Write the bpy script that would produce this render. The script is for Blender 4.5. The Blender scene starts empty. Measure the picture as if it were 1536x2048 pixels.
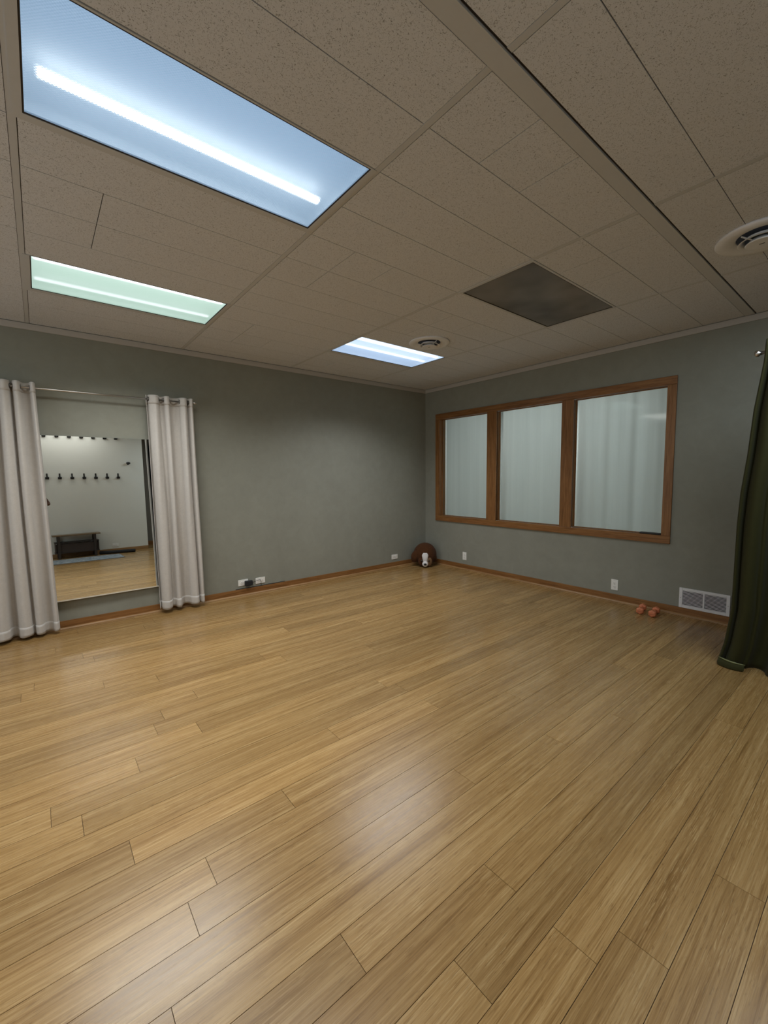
import bpy, bmesh, math, random
from mathutils import Vector, Matrix, Euler
random.seed(7)
PI = math.pi
scn = bpy.context.scene
col = scn.collection
H = 2.71                      # ceiling height

# ------------------------------------------------------------------ helpers
def link(name, bm, mat, parent=None, smooth=False, loc=None):
    me = bpy.data.meshes.new(name)
    bmesh.ops.recalc_face_normals(bm, faces=bm.faces[:])
    bm.to_mesh(me); bm.free()
    ob = bpy.data.objects.new(name, me)
    for m in (mat if isinstance(mat, (list, tuple)) else [mat]):
        me.materials.append(m)
    if smooth:
        for p in me.polygons: p.use_smooth = True
    col.objects.link(ob)
    if parent is not None:
        ob.parent = parent
        ob.matrix_parent_inverse = parent.matrix_basis.inverted()
    if loc is not None: ob.location = loc
    return ob

def struct(name, bm, mat, label=None, **k):
    o = link(name, bm, mat, **k); o['kind'] = 'structure'
    return o

def tag(o, label, cat, group=None):
    o['label'] = label; o['category'] = cat
    if group: o['group'] = group
    return o

def thing(name, label, cat, loc=(0, 0, 0), rot=(0, 0, 0), group=None):
    o = bpy.data.objects.new(name, None); col.objects.link(o)
    o.empty_display_size = .05
    o.location = loc; o.rotation_euler = rot
    tag(o, label, cat, group)
    return o

def part(name, bm, mat, parent, smooth=False):
    """child whose mesh is written in the parent's own coordinates"""
    me = bpy.data.meshes.new(name)
    bmesh.ops.recalc_face_normals(bm, faces=bm.faces[:])
    bm.to_mesh(me); bm.free()
    for m in (mat if isinstance(mat, (list, tuple)) else [mat]): me.materials.append(m)
    if smooth:
        for p in me.polygons: p.use_smooth = True
    ob = bpy.data.objects.new(name, me); col.objects.link(ob); ob.parent = parent
    return ob

def box(bm, a, b, bevel=0, seg=2):
    a = Vector(a); b = Vector(b)
    lo = Vector([min(a[i], b[i]) for i in range(3)]); hi = Vector([max(a[i], b[i]) for i in range(3)])
    vs = [bm.verts.new((x, y, z)) for x in (lo.x, hi.x) for y in (lo.y, hi.y) for z in (lo.z, hi.z)]
    fs = []
    for f in ((0, 1, 3, 2), (4, 6, 7, 5), (0, 4, 5, 1), (2, 3, 7, 6), (0, 2, 6, 4), (1, 5, 7, 3)):
        fs.append(bm.faces.new([vs[i] for i in f]))
    if bevel:
        es = list({e for f in fs for e in f.edges})
        bmesh.ops.bevel(bm, geom=es, offset=bevel, segments=seg, affect='EDGES', profile=.5)
    return bm

def B(*boxes, bevel=0, seg=2):
    bm = bmesh.new()
    for a, b in boxes: box(bm, a, b, bevel, seg)
    return bm

def tube(bm, pts, r, n=12, cap=True):
    pts = [Vector(p) for p in pts]
    rs = r if isinstance(r, (list, tuple)) else [r] * len(pts)
    rings = []; up = None
    for i, p in enumerate(pts):
        t = (pts[min(i + 1, len(pts) - 1)] - pts[max(i - 1, 0)]).normalized()
        if up is None:
            up = Vector((0, 0, 1)) if abs(t.z) < .9 else Vector((1, 0, 0))
        s = t.cross(up).normalized(); up = s.cross(t).normalized()
        rings.append([bm.verts.new(p + rs[i] * (math.cos(2 * PI * k / n) * s + math.sin(2 * PI * k / n) * up)) for k in range(n)])
    for a, b in zip(rings, rings[1:]):
        for k in range(n):
            bm.faces.new((a[k], a[(k + 1) % n], b[(k + 1) % n], b[k]))
    if cap:
        bm.faces.new(rings[0][::-1]); bm.faces.new(rings[-1])
    return bm

def lathe(bm, prof, n=48, mtx=None, cap0=False, cap1=False):
    """prof: list of (r, z)"""
    rings = []
    for r, z in prof:
        if r < 1e-6:
            v = bm.verts.new((0, 0, z)); rings.append([v])
        else:
            rings.append([bm.verts.new((r * math.cos(2 * PI * k / n), r * math.sin(2 * PI * k / n), z)) for k in range(n)])
    for a, b in zip(rings, rings[1:]):
        if len(a) == 1 and len(b) == 1: continue
        for k in range(n):
            k2 = (k + 1) % n
            if len(a) == 1: bm.faces.new((a[0], b[k2], b[k]))
            elif len(b) == 1: bm.faces.new((a[k], a[k2], b[0]))
            else: bm.faces.new((a[k], a[k2], b[k2], b[k]))
    if cap0 and len(rings[0]) > 1: bm.faces.new(rings[0][::-1])
    if cap1 and len(rings[-1]) > 1: bm.faces.new(rings[-1])
    if mtx is not None: bmesh.ops.transform(bm, matrix=mtx, verts=bm.verts[:])
    return bm

def ball(bm, c, r, seg=24, rings=16, sc=(1, 1, 1), rot=None):
    m = Matrix.Translation(c)
    if rot is not None: m = m @ rot
    m = m @ Matrix.Diagonal((*sc, 1))
    bmesh.ops.create_uvsphere(bm, u_segments=seg, v_segments=rings, radius=r, matrix=m)
    return bm

def torus(bm, c, R, r, axis='X', n=24, m=8):
    rings = []
    for i in range(n):
        a = 2 * PI * i / n
        ring = []
        for j in range(m):
            b = 2 * PI * j / m
            x = (R + r * math.cos(b)) * math.cos(a); y = (R + r * math.cos(b)) * math.sin(a); z = r * math.sin(b)
            p = {'X': (z, x, y), 'Y': (x, z, y), 'Z': (x, y, z)}[axis]
            ring.append(bm.verts.new(Vector(c) + Vector(p)))
        rings.append(ring)
    for i in range(n):
        for j in range(m):
            bm.faces.new((rings[i][j], rings[(i + 1) % n][j], rings[(i + 1) % n][(j + 1) % m], rings[i][(j + 1) % m]))
    return bm

def quad(bm, p0, p1, p2, p3):
    return bm.faces.new([bm.verts.new(p) for p in (p0, p1, p2, p3)])

# ------------------------------------------------------------------ materials
class NT:
    def __init__(s, name):
        s.m = bpy.data.materials.new(name); s.m.use_nodes = True
        s.t = s.m.node_tree; s.t.nodes.clear()
        s.out = s.n('ShaderNodeOutputMaterial')
    def n(s, typ, **k):
        nd = s.t.nodes.new(typ)
        for a, v in k.items(): setattr(nd, a, v)
        return nd
    def l(s, a, b): s.t.links.new(a, b)
    def val(s, sock, v):
        if hasattr(v, 'is_output') or isinstance(v, bpy.types.NodeSocket): s.l(v, sock)
        else: sock.default_value = v
    def math(s, op, a, b=0.0, c=None, clamp=False):
        nd = s.n('ShaderNodeMath', operation=op, use_clamp=clamp)
        s.val(nd.inputs[0], a); s.val(nd.inputs[1], b)
        if c is not None: s.val(nd.inputs[2], c)
        return nd.outputs[0]
    def coords(s, scale=(1, 1, 1), kind='Object'):
        tc = s.n('ShaderNodeTexCoord'); mp = s.n('ShaderNodeMapping')
        mp.inputs['Scale'].default_value = scale
        s.l(tc.outputs[kind], mp.inputs['Vector'])
        return mp.outputs[0]
    def noise(s, vec, scale=5, detail=2, rough=.5, dist=0):
        nd = s.n('ShaderNodeTexNoise')
        nd.inputs['Scale'].default_value = scale; nd.inputs['Detail'].default_value = detail
        nd.inputs['Roughness'].default_value = rough; nd.inputs['Distortion'].default_value = dist
        s.l(vec, nd.inputs['Vector'])
        return nd.outputs['Fac']
    def ramp(s, fac, stops, interp='LINEAR'):
        nd = s.n('ShaderNodeValToRGB'); nd.color_ramp.interpolation = interp
        el = nd.color_ramp.elements
        while len(el) < len(stops): el.new(.5)
        for e, (p, c) in zip(el, stops):
            e.position = p; e.color = (*c, 1) if len(c) == 3 else c
        s.l(fac, nd.inputs[0])
        return nd.outputs[0]
    def mix(s, fac, a, b, blend='MIX'):
        nd = s.n('ShaderNodeMix', data_type='RGBA', blend_type=blend)
        s.val(nd.inputs[0], fac)
        for i, v in ((6, a), (7, b)):
            if isinstance(v, (tuple, list)): nd.inputs[i].default_value = (*v, 1) if len(v) == 3 else v
            else: s.l(v, nd.inputs[i])
        return nd.outputs[2]
    def bump(s, h, strength=.2, dist=.01):
        nd = s.n('ShaderNodeBump'); nd.inputs['Strength'].default_value = strength
        nd.inputs['Distance'].default_value = dist; s.l(h, nd.inputs['Height'])
        return nd.outputs[0]
    def princ(s, color=(.5, .5, .5), rough=.6, metal=0, spec=.5, normal=None, **k):
        p = s.n('ShaderNodeBsdfPrincipled')
        if isinstance(color, (tuple, list)): p.inputs['Base Color'].default_value = (*color, 1)
        else: s.l(color, p.inputs['Base Color'])
        s.val(p.inputs['Roughness'], rough)
        p.inputs['Metallic'].default_value = metal
        p.inputs['Specular IOR Level'].default_value = spec
        if normal is not None: s.l(normal, p.inputs['Normal'])
        for a, v in k.items():
            s.val(p.inputs[a.replace('_', ' ')], v)
        s.l(p.outputs[0], s.out.inputs[0])
        return p

def srgb(r, g, b):
    f = lambda c: (c / 255 / 12.92) if c / 255 <= .04045 else ((c / 255 + .055) / 1.055) ** 2.4
    return (f(r), f(g), f(b))

def plain(name, color, rough=.5, metal=0, spec=.5, var=.06, scale=30, bump=0):
    t = NT(name); v = t.coords()
    n = t.noise(v, scale, 3)
    c = t.mix(n, tuple(x * (1 - var) for x in color), tuple(min(1, x * (1 + var)) for x in color))
    t.princ(c, rough, metal, spec, t.bump(n, bump, .002) if bump else None)
    return t.m

def mat_wall(name, base, mott=.10):
    t = NT(name); v = t.coords()
    a = t.noise(v, 1.3, 4, .6); b = t.noise(v, 9, 4, .65, .5)
    f = t.math('ADD', t.math('MULTIPLY', a, .55), t.math('MULTIPLY', b, .45))
    c = t.ramp(f, [(.3, tuple(x * (1 - mott) for x in base)), (.7, tuple(x * (1 + mott) for x in base))])
    fine = t.noise(v, 160, 2)
    t.princ(c, .75, 0, .25, t.bump(fine, .12, .002))
    return t.m

M = {}
M['sage'] = mat_wall('sage_wall_paint', (.275, .280, .238))
M['white_wall'] = mat_wall('white_wall_paint', (.74, .75, .70), .02)
M['taupe_wall'] = mat_wall('taupe_wall_paint', (.20, .18, .15), .05)
M['office_wall'] = mat_wall('office_wall_paint', (.75, .77, .77), .03)
M['dark_void'] = plain('dark_void', (.03, .028, .026), .9)
M['black'] = plain('black_metal', (.012, .012, .012), .45)
M['black_rubber'] = plain('black_rubber', (.012, .012, .013), .8)
M['white_plastic'] = plain('white_plastic', (.86, .86, .83), .35)
M['slot'] = plain('outlet_slot', (.03, .03, .03), .6)
M['steel'] = plain('brushed_nickel', (.55, .53, .50), .28, 1)
M['grommet'] = plain('dark_nickel', (.16, .15, .14), .35, 1)
M['vent_paint'] = plain('white_enamel', (.82, .83, .86), .45)
M['duct'] = plain('dark_duct', (.035, .05, .09), .6)
M['orange'] = plain('orange_vinyl', (.62, .20, .09), .5, var=.1, scale=60)
M['orange_dark'] = plain('orange_vinyl_groove', (.25, .05, .02), .6)

def mat_wood(name, axis, dark, mid, light, rough=.4, scale=1):
    t = NT(name)
    sc = {'X': (1.2, 26, 26), 'Y': (26, 1.2, 26), 'Z': (26, 26, 1.2)}[axis]
    v = t.coords(tuple(s * scale for s in sc))
    n = t.noise(v, 2.2, 5, .6, .6); n2 = t.noise(v, 9, 3, .6)
    f = t.math('ADD', t.math('MULTIPLY', n, .65), t.math('MULTIPLY', n2, .35))
    c = t.ramp(f, [(.33, dark), (.5, mid), (.68, light)])
    t.princ(c, rough, 0, .4, t.bump(f, .1, .002))
    return t.m
OD, OM, OL = (.135, .055, .015), (.245, .110, .034), (.340, .168, .060)
for ax in 'XYZ': M['oak' + ax] = mat_wood('golden_oak_' + ax.lower(), ax, OD, OM, OL)
for ax in 'XY': M['shoe' + ax] = mat_wood('bamboo_molding_' + ax.lower(), ax, (.21, .11, .042), (.32, .18, .075), (.42, .26, .12))

def mat_bamboo():
    t = NT('strand_bamboo_boards')
    at = t.n('ShaderNodeAttribute', attribute_name='tone')
    tone = at.outputs['Fac']
    tc = t.n('ShaderNodeTexCoord')
    off = t.n('ShaderNodeCombineXYZ'); t.l(t.math('MULTIPLY', tone, 37.0), off.inputs[0]); t.l(t.math('MULTIPLY', tone, 91.0), off.inputs[1])
    add = t.n('ShaderNodeVectorMath', operation='ADD'); t.l(tc.outputs['Object'], add.inputs[0]); t.l(off.outputs[0], add.inputs[1])
    def mp(sc):
        m = t.n('ShaderNodeMapping'); m.inputs['Scale'].default_value = sc; t.l(add.outputs[0], m.inputs[0]); return m.outputs[0]
    fine = t.noise(mp((4.5, 300, 1)), 1.0, 3, .6, .3)
    mid = t.noise(mp((1.7, 85, 1)), 1.0, 4, .65, .8)
    broad = t.noise(mp((.7, 17, 1)), 1.0, 3, .5, .5)
    fleck = t.noise(mp((26, 120, 1)), 1.0, 2, .5)
    s = t.math('ADD', t.math('MULTIPLY', fine, .34), t.math('MULTIPLY', mid, .42))
    s = t.math('ADD', s, t.math('MULTIPLY', broad, .30))
    c = t.ramp(s, [(.36, (.165, .082, .022)), (.47, (.290, .165, .056)), (.56, (.375, .228, .086)), (.68, (.500, .335, .150))])
    fl2 = t.noise(mp((15, 310, 1)), 1.0, 2, .6); msk = t.noise(mp((1.2, 14, 1)), 1.0, 2, .5)
    lf = t.math('MULTIPLY', t.ramp(fl2, [(.56, (0, 0, 0)), (.66, (1, 1, 1))]), t.ramp(msk, [(.42, (0, 0, 0)), (.62, (1, 1, 1))]))
    c = t.mix(t.math('MULTIPLY', lf, .55), c, (.60, .43, .21))
    dk = t.noise(mp((11, 250, 1)), 1.3, 2, .6)
    c = t.mix(t.math('MULTIPLY', t.ramp(dk, [(.33, (1, 1, 1)), (.42, (0, 0, 0))]), .45), c, (.13, .065, .018))
    k = t.ramp(fleck, [(.27, (.62, .55, .45)), (.36, (1, 1, 1))])
    c = t.mix(.7, c, k, 'MULTIPLY')
    br = t.math('ADD', .80, t.math('MULTIPLY', tone, .24))
    hs = t.n('ShaderNodeHueSaturation'); t.l(c, hs.inputs['Color']); t.l(br, hs.inputs['Value'])
    r = t.math('ADD', .20, t.math('MULTIPLY', mid, .14))
    t.princ(hs.outputs[0], r, 0, .60, t.bump(s, .08, .0012))
    return t.m
M['bamboo'] = mat_bamboo()

def mat_tile():
    t = NT('fissured_ceiling_tile'); v = t.coords()
    w = t.noise(v, 12, 2)
    dv = t.n('ShaderNodeTexNoise'); dv.inputs['Scale'].default_value = 185; dv.inputs['Detail'].default_value = 2.5
    dv.inputs['Distortion'].default_value = 1.6; t.l(v, dv.inputs['Vector'])
    pits = t.ramp(dv.outputs['Fac'], [(.33, (0, 0, 0)), (.42, (1, 1, 1))])
    fine = t.noise(v, 420, 1)
    c = t.mix(pits, (.27, .275, .285), (.73, .755, .81))
    c = t.mix(t.math('MULTIPLY', w, .18), c, (.63, .66, .71))
    h = t.math('ADD', pits, t.math('MULTIPLY', fine, .35))
    t.princ(c, .9, 0, .1, t.bump(h, .35, .003))
    return t.m
M['tile'] = mat_tile()
M['tee'] = plain('painted_grid_metal', (.58, .595, .615), .6, var=.03)
M['trim'] = plain('painted_wall_trim', (.48, .455, .42), .6, var=.03)
M['gap'] = plain('shadow_gap', (.045, .038, .032), .9)

def mat_fabric(name, base, weave=700, var=.12, rough=.9, sheen=.2, trans=0.0):
    t = NT(name); v = t.coords()
    a = t.noise(v, 26, 4, .7); vx = t.coords((1, 1, .12)); vz = t.coords((.12, .12, 1))
    h1 = t.noise(vx, weave, 2); h2 = t.noise(vz, weave, 2)
    w = t.math('ADD', t.math('MULTIPLY', h1, .5), t.math('MULTIPLY', h2, .5))
    f = t.math('ADD', t.math('MULTIPLY', a, .4), t.math('MULTIPLY', w, .6))
    c = t.ramp(f, [(.3, tuple(x * (1 - var) for x in base)), (.7, tuple(min(1, x * (1 + var)) for x in base))])
    t.princ(c, rough, 0, .15, t.bump(w, .3, .002), Sheen_Weight=sheen)
    return t.m
M['linen'] = mat_fabric('beige_linen', (.55, .525, .495), 420, .09)
M['velvet'] = mat_fabric('olive_velvet', (.034, .034, .0095), 900, .12, .7, .06)
M['rug'] = None
M['plush'] = mat_fabric('brown_plush', (.075, .030, .012), 300, .35, 1, .06)
M['plush_tan'] = mat_fabric('tan_plush', (.20, .115, .055), 300, .3, 1, .08)
M['plush_white'] = mat_fabric('white_plush', (.80, .78, .78), 300, .06, 1, .1)
M['shiny_black'] = plain('glossy_black', (.008, .008, .009), .15)

def mat_sheer():
    t = NT('sheer_white_voile'); v = t.coords((1, 1, .02))
    n = t.noise(v, 14, 4, .6)
    c = t.mix(n, (.62, .65, .65), (.80, .82, .82))
    d = t.n('ShaderNodeBsdfDiffuse'); t.l(c, d.inputs[0])
    tr = t.n('ShaderNodeBsdfTranslucent'); t.l(c, tr.inputs[0])
    mx = t.n('ShaderNodeMixShader'); mx.inputs[0].default_value = .5
    t.l(d.outputs[0], mx.inputs[1]); t.l(tr.outputs[0], mx.inputs[2]); t.l(mx.outputs[0], t.out.inputs[0])
    return t.m
M['sheer'] = mat_sheer()

def mat_glass():
    t = NT('window_glass')
    tr = t.n('ShaderNodeBsdfTransparent'); tr.inputs[0].default_value = (.90, .94, .93, 1)
    g = t.n('ShaderNodeBsdfGlossy'); g.inputs['Roughness'].default_value = .05
    fr = t.n('ShaderNodeLayerWeight'); fac = t.math('ADD', .025, t.math('MULTIPLY', t.math('POWER', fr.outputs['Facing'], 5.0), .6))
    mx = t.n('ShaderNodeMixShader'); t.l(fac, mx.inputs[0])
    t.l(tr.outputs[0], mx.inputs[1]); t.l(g.outputs[0], mx.inputs[2]); t.l(mx.outputs[0], t.out.inputs[0])
    return t.m
M['glass'] = mat_glass()

def mat_mirror():
    t = NT('mirror_silver')
    n = t.noise(t.coords(), 3, 1)
    t.princ((.86, .88, .85), t.math('MULTIPLY', n, .012), 1)
    return t.m
M['mirror'] = mat_mirror()

def emit(name, color, strength):
    t = NT(name); e = t.n('ShaderNodeEmission')
    e.inputs[0].default_value = (*color, 1); e.inputs[1].default_value = strength
    t.l(e.outputs[0], t.out.inputs[0]); return t.m

def mat_lens(name, glow, strength, tint=(.8, .85, .9), rough=.40, pitch=560):
    """prismatic acrylic: milky glow plus rough refraction that blurs the tubes behind it"""
    t = NT(name); v = t.coords()
    sx = t.n('ShaderNodeSeparateXYZ'); t.l(v, sx.inputs[0])
    wx = t.math('SINE', t.math('MULTIPLY', sx.outputs[0], pitch)); wy = t.math('SINE', t.math('MULTIPLY', sx.outputs[1], pitch))
    w = t.math('MULTIPLY', wx, wy)
    e = t.n('ShaderNodeEmission')
    c = t.mix(t.math('ADD', .5, t.math('MULTIPLY', w, .5)), tuple(x * .70 for x in glow), tuple(x * 1.25 for x in glow))
    t.l(c, e.inputs[0]); e.inputs[1].default_value = strength
    r = t.n('ShaderNodeBsdfRefraction'); r.inputs['Color'].default_value = (*tint, 1)
    r.inputs['Roughness'].default_value = rough; r.inputs['IOR'].default_value = 1.3
    t.l(t.bump(w, .22, .002), r.inputs['Normal'])
    ad = t.n('ShaderNodeAddShader'); t.l(e.outputs[0], ad.inputs[0]); t.l(r.outputs[0], ad.inputs[1])
    t.l(ad.outputs[0], t.out.inputs[0]); return t.m

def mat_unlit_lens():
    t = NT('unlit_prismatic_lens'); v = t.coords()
    d = t.n('ShaderNodeBsdfDiffuse'); t.l(t.ramp(t.noise(v, 2.2, 2), [(.35, (.17, .165, .155)), (.65, (.34, .33, .32))]), d.inputs[0])  # noise blotches paint in the interior's reflections seen through the lens
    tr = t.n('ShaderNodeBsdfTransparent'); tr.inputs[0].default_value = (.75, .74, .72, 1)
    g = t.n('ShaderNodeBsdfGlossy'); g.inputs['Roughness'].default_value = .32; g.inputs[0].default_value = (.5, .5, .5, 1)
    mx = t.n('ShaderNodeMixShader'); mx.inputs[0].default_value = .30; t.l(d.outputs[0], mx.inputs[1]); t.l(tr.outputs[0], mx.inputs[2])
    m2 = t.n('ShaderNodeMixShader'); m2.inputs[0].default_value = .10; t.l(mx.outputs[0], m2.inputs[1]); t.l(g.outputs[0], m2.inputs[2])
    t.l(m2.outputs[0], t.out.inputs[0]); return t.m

# ------------------------------------------------------------------ floor
XL = -8.0; YB = -6.1; YH = -6.9; XO = 2.0
def build_floor():
    bm = bmesh.new(); tone = bm.faces.layers.float.new('tone')
    pitch = .1325; y0 = -2.225; g = .0009
    fixed = {}                                   # butt joints read off the photograph, by board row
    for x, yc in ((-4.477, -3.49), (-4.585, -3.755), (-4.586, -3.096), (-4.815, -2.687), (-4.484, -2.55), (-4.022, -3.216),
                  (-4.147, -3.89), (-3.493, -4.417), (-3.935, -4.153), (-3.627, -4.023), (-4.515, -1.487), (-4.525, -.942),
                  (-4.078, -2.03), (-4.355, -2.296), (-4.165, -2.427), (-3.045, -4.545), (-3.52, -1.76), (-1.62, -3.62), (-2.55, -3.36)):
        fixed.setdefault(math.floor((y0 - yc) / pitch), []).append(x)
    k0 = math.floor((y0 - 0) / pitch) - 1; k1 = math.ceil((y0 - YH) / pitch) + 1
    rnd = random.Random(11)
    for k in range(k0, k1):
        ya, yb = y0 - k * pitch, y0 - (k + 1) * pitch
        ya = min(ya, 0); yb = max(yb, YH)
        if ya <= yb: continue
        start = fixed.get(k, [rnd.uniform(-6.5, -5.0)])[0]
        cuts = [start]; x = start
        if k in fixed and rnd.random() < .8: x = start + 1.86
        while x < XO:
            x += rnd.uniform(1.5, 1.86); cuts.append(x)
        x = start
        while x > XL: x -= rnd.uniform(1.5, 1.86); cuts.append(x)
        cuts = [XL] + sorted(c for c in cuts if XL + .05 < c < XO - .05) + [XO]
        for a, b in zip(cuts, cuts[1:]):
            f = quad(bm, (a + g, ya - g, 0), (b - g, ya - g, 0), (b - g, yb + g, 0), (a + g, yb + g, 0))
            f[tone] = rnd.random()
            for v1, v2 in ((0, 1), (1, 2), (2, 3), (3, 0)):          # board edges go down into the gap
                p, q = f.verts[v1].co, f.verts[v2].co
                ff = quad(bm, p, q, (q.x, q.y, -.003), (p.x, p.y, -.003)); ff[tone] = f[tone]
    f = quad(bm, (XL, 0, -.003), (XO, 0, -.003), (XO, YH, -.003), (XL, YH, -.003)); f.material_index = 1
    box(bm, (XL, 0, -.12), (XO, YH, -.004))
    for f in bm.faces:
        if f.calc_center_median().z < -.0035: f.material_index = 1
    me_seam = plain('board_seam', (.085, .048, .020), .8)
    o = link('floor', bm, [M['bamboo'], me_seam]); o['kind'] = 'structure'
    return o
build_floor()

# ------------------------------------------------------------------ ceiling
XT = [0, -1.095, -2.303, -3.536, -4.765, -5.985, -7.205, -8.0]
YL = [0, -.225, -.53, -.832, -1.137, -1.441, -1.745, -2.05, -2.357, -2.664, -2.968, -3.272, -3.575, -3.868]
YL2 = [-3.944, -4.188, -4.49, -4.795, -5.10, -5.405, -5.71, -6.015, -6.32, YH]
FIX = {}      # cell (x index, y range) taken by fixtures
def cell(xi, ya, yb): return (XT[xi + 1], XT[xi], yb, ya)
CELLS = dict(A=cell(3, -2.664, -3.272), Bq=cell(3, -.832, -1.441), Cq=cell(1, -.832, -1.452), D=cell(1, -2.664, -3.272),
             E=cell(1, -4.49, -5.10), K=cell(3, -5.405, -6.015), F=cell(5, -.832, -1.441), G=cell(5, -2.664, -3.272), Hh=cell(5, -4.49, -5.10))
VENTS = [(-1.645, -1.715, .205), (-1.525, -4.225, .215)]
def build_ceiling():
    bm = bmesh.new(); rnd = random.Random(5)
    def inside(x, y):
        return any(a < x < b and c < y < d for a, b, c, d in CELLS.values())
    g = .0018; tw = .013
    for ys in (YL, YL2):
        for j, (ya, yb) in enumerate(zip(ys, ys[1:])):
            for i in range(len(XT) - 1):
                xa, xb = XT[i + 1] + (tw if i + 1 < len(XT) - 1 else 0), XT[i] - (tw if i else 0)
                if inside((xa + xb) / 2, (ya + yb) / 2): continue
                cuts = [xa]
                if i == 3 and ys is YL:
                    if j in (6, 7): cuts += [xa + (xb - xa) * .25]
                elif (i * 7 + j * 3) % 5 in (0, 3):
                    cuts += [xa + (xb - xa) * q for q in ((.25,) if (i + j) % 2 else (.25, .5))]
                cuts.append(xb)
                for a, b in zip(cuts, cuts[1:]):
                    ga = .0032 if a == xa and i + 1 < len(XT) - 1 else g
                    f = quad(bm, (a + ga, ya - g, H), (b - g, ya - g, H), (b - g, yb + g, H), (a + ga, yb + g, H))
                    for v1, v2 in ((0, 1), (1, 2), (2, 3), (3, 0)):
                        p, q = f.verts[v1].co, f.verts[v2].co
                        quad(bm, p, q, (q.x, q.y, H + .006), (p.x, p.y, H + .006))
    # smooth tee flanges across (the wide pale bands between tiles)
    for x in XT[1:-1]:
        segs = [(0, YL[-1])] + [(YL2[0], YH)]
        for ya, yb in segs:
            for f in box_faces(bm, (x - tw, ya, H - .0005), (x + tw, yb, H + .01)): f.material_index = 1
    # double rail running along the room, with its open joint on the right
    for f in box_faces(bm, (XL, -3.871, H - .004), (0, -3.936, H + .01)): f.material_index = 1
    for f in box_faces(bm, (XL, -3.934, H + .011), (0, -3.948, H + .02)): f.material_index = 2
    # backing above the joints, left open over the fixtures
    xs = sorted(set(XT)); ysorted = sorted(set(YL + YL2 + [-1.452]))
    for xa, xb in zip(xs, xs[1:]):
        for ya, yb in zip(ysorted, ysorted[1:]):
            if inside((xa + xb) / 2, (ya + yb) / 2): continue
            f = quad(bm, (xa, ya, H + .0062), (xb, ya, H + .0062), (xb, yb, H + .0062), (xa, yb, H + .0062)); f.material_index = 2
    o = link('ceiling', bm, [M['tile'], M['tee'], M['gap']]); o['kind'] = 'structure'

def box_faces(bm, a, b):
    n = len(bm.faces); box(bm, a, b); bm.faces.ensure_lookup_table(); return bm.faces[n:]
build_ceiling()

# ------------------------------------------------------------------ walls
WT = .12
struct('wall_left', B(((XL, 0, 0), (0.12, WT, H + .2))), M['sage'])
WY0, WY1, WZ0, WZ1 = -.236, -3.397, .684, 2.304        # outer edge of the window casing
OZ0, OZ1 = .762, 2.222
OP = [(-.318, -1.198), (-1.352, -2.256), (-2.396, -3.318)]   # three openings
HY0, HY1, HZ0, HZ1 = -.30, -3.335, .745, 2.24                # rough hole in the wall
struct('wall_right', B(((0, 0, 0), (WT, YH, HZ0)), ((0, 0, HZ1), (WT, YH, H + .2)), ((0, 0, HZ0), (WT, HY0, HZ1)), ((0, HY1, HZ0), (WT, YH, HZ1))), M['sage'])
XE = -2.77
struct('wall_back', B(((XL, YB - WT, 0), (XE, YB, H))), M['white_wall'])
struct('wall_hall', B(((XE - 1.2, YH - WT, 0), (0, YH, H))), M['taupe_wall'])
struct('wall_rear', B(((XL - WT, YB - WT, 0), (XL, 0, .8)), ((XL - WT, YB - WT, 2.4), (XL, 0, H + .2)),
                      ((XL - WT, -1.0, .8), (XL, 0, 2.4)), ((XL - WT, YB - WT, .8), (XL, -4.2, 2.4))), M['sage'])
# office beyond the interior window
struct('wall_office', B(((XO, .12, 0), (XO + .1, -4.2, H)), ((WT, 0, 0), (XO, .1, H)), ((WT, -4.1, 0), (XO, -4.2, H))), M['office_wall'])
struct('ceiling_office', B(((WT, .1, 2.60), (XO, -4.2, 2.66))), M['office_wall'])

# painted trim under the ceiling
struct('trim_1', B(((XL, 0, 2.652), (0, -.012, 2.704)), bevel=.002), M['trim'])
struct('trim_2', B(((-.012, -.012, 2.652), (0, YH, 2.704)), bevel=.002), M['trim'])
struct('trim_3', B(((XL, YB, 2.652), (XE, YB + .012, 2.704)), bevel=.002), M['trim'])

def quarter(bm, axis, a, b, wallpos, sgn, r=.019, n=6):
    prof = [(0, 0)] + [(r * math.cos(PI / 2 * k / n), r * math.sin(PI / 2 * k / n)) for k in range(n + 1)]
    rows = []
    for p in (a, b):
        rows.append([bm.verts.new((p, wallpos + sgn * d, z) if axis == 'X' else (wallpos + sgn * d, p, z)) for d, z in prof])
    m = len(prof)
    for k in range(m):
        bm.faces.new((rows[0][k], rows[0][(k + 1) % m], rows[1][(k + 1) % m], rows[1][k]))
    bm.faces.new(rows[0][::-1]); bm.faces.new(rows[1])
    return bm
struct('baseboard_left', B(((XL, 0, 0), (0, -.012, .078)), bevel=.0025), M['oakX'])
struct('baseboard_right', B(((-.012, -.012, 0), (0, YH, .078)), bevel=.0025), M['oakY'])
struct('baseboard_back', B(((XL, YB, 0), (XE, YB + .012, .078)), bevel=.0025), M['shoeX'])
struct('baseboard_hall', B(((XE - 1, YH, 0), (-.02, YH + .014, .10)), bevel=.0025), M['oakX'])
struct('trim_4', quarter(bmesh.new(), 'X', XL, -.012, -.012, -1), M['shoeX'])
struct('trim_5', quarter(bmesh.new(), 'Y', -.012, YH, -.012, -1), M['shoeY'])

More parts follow.
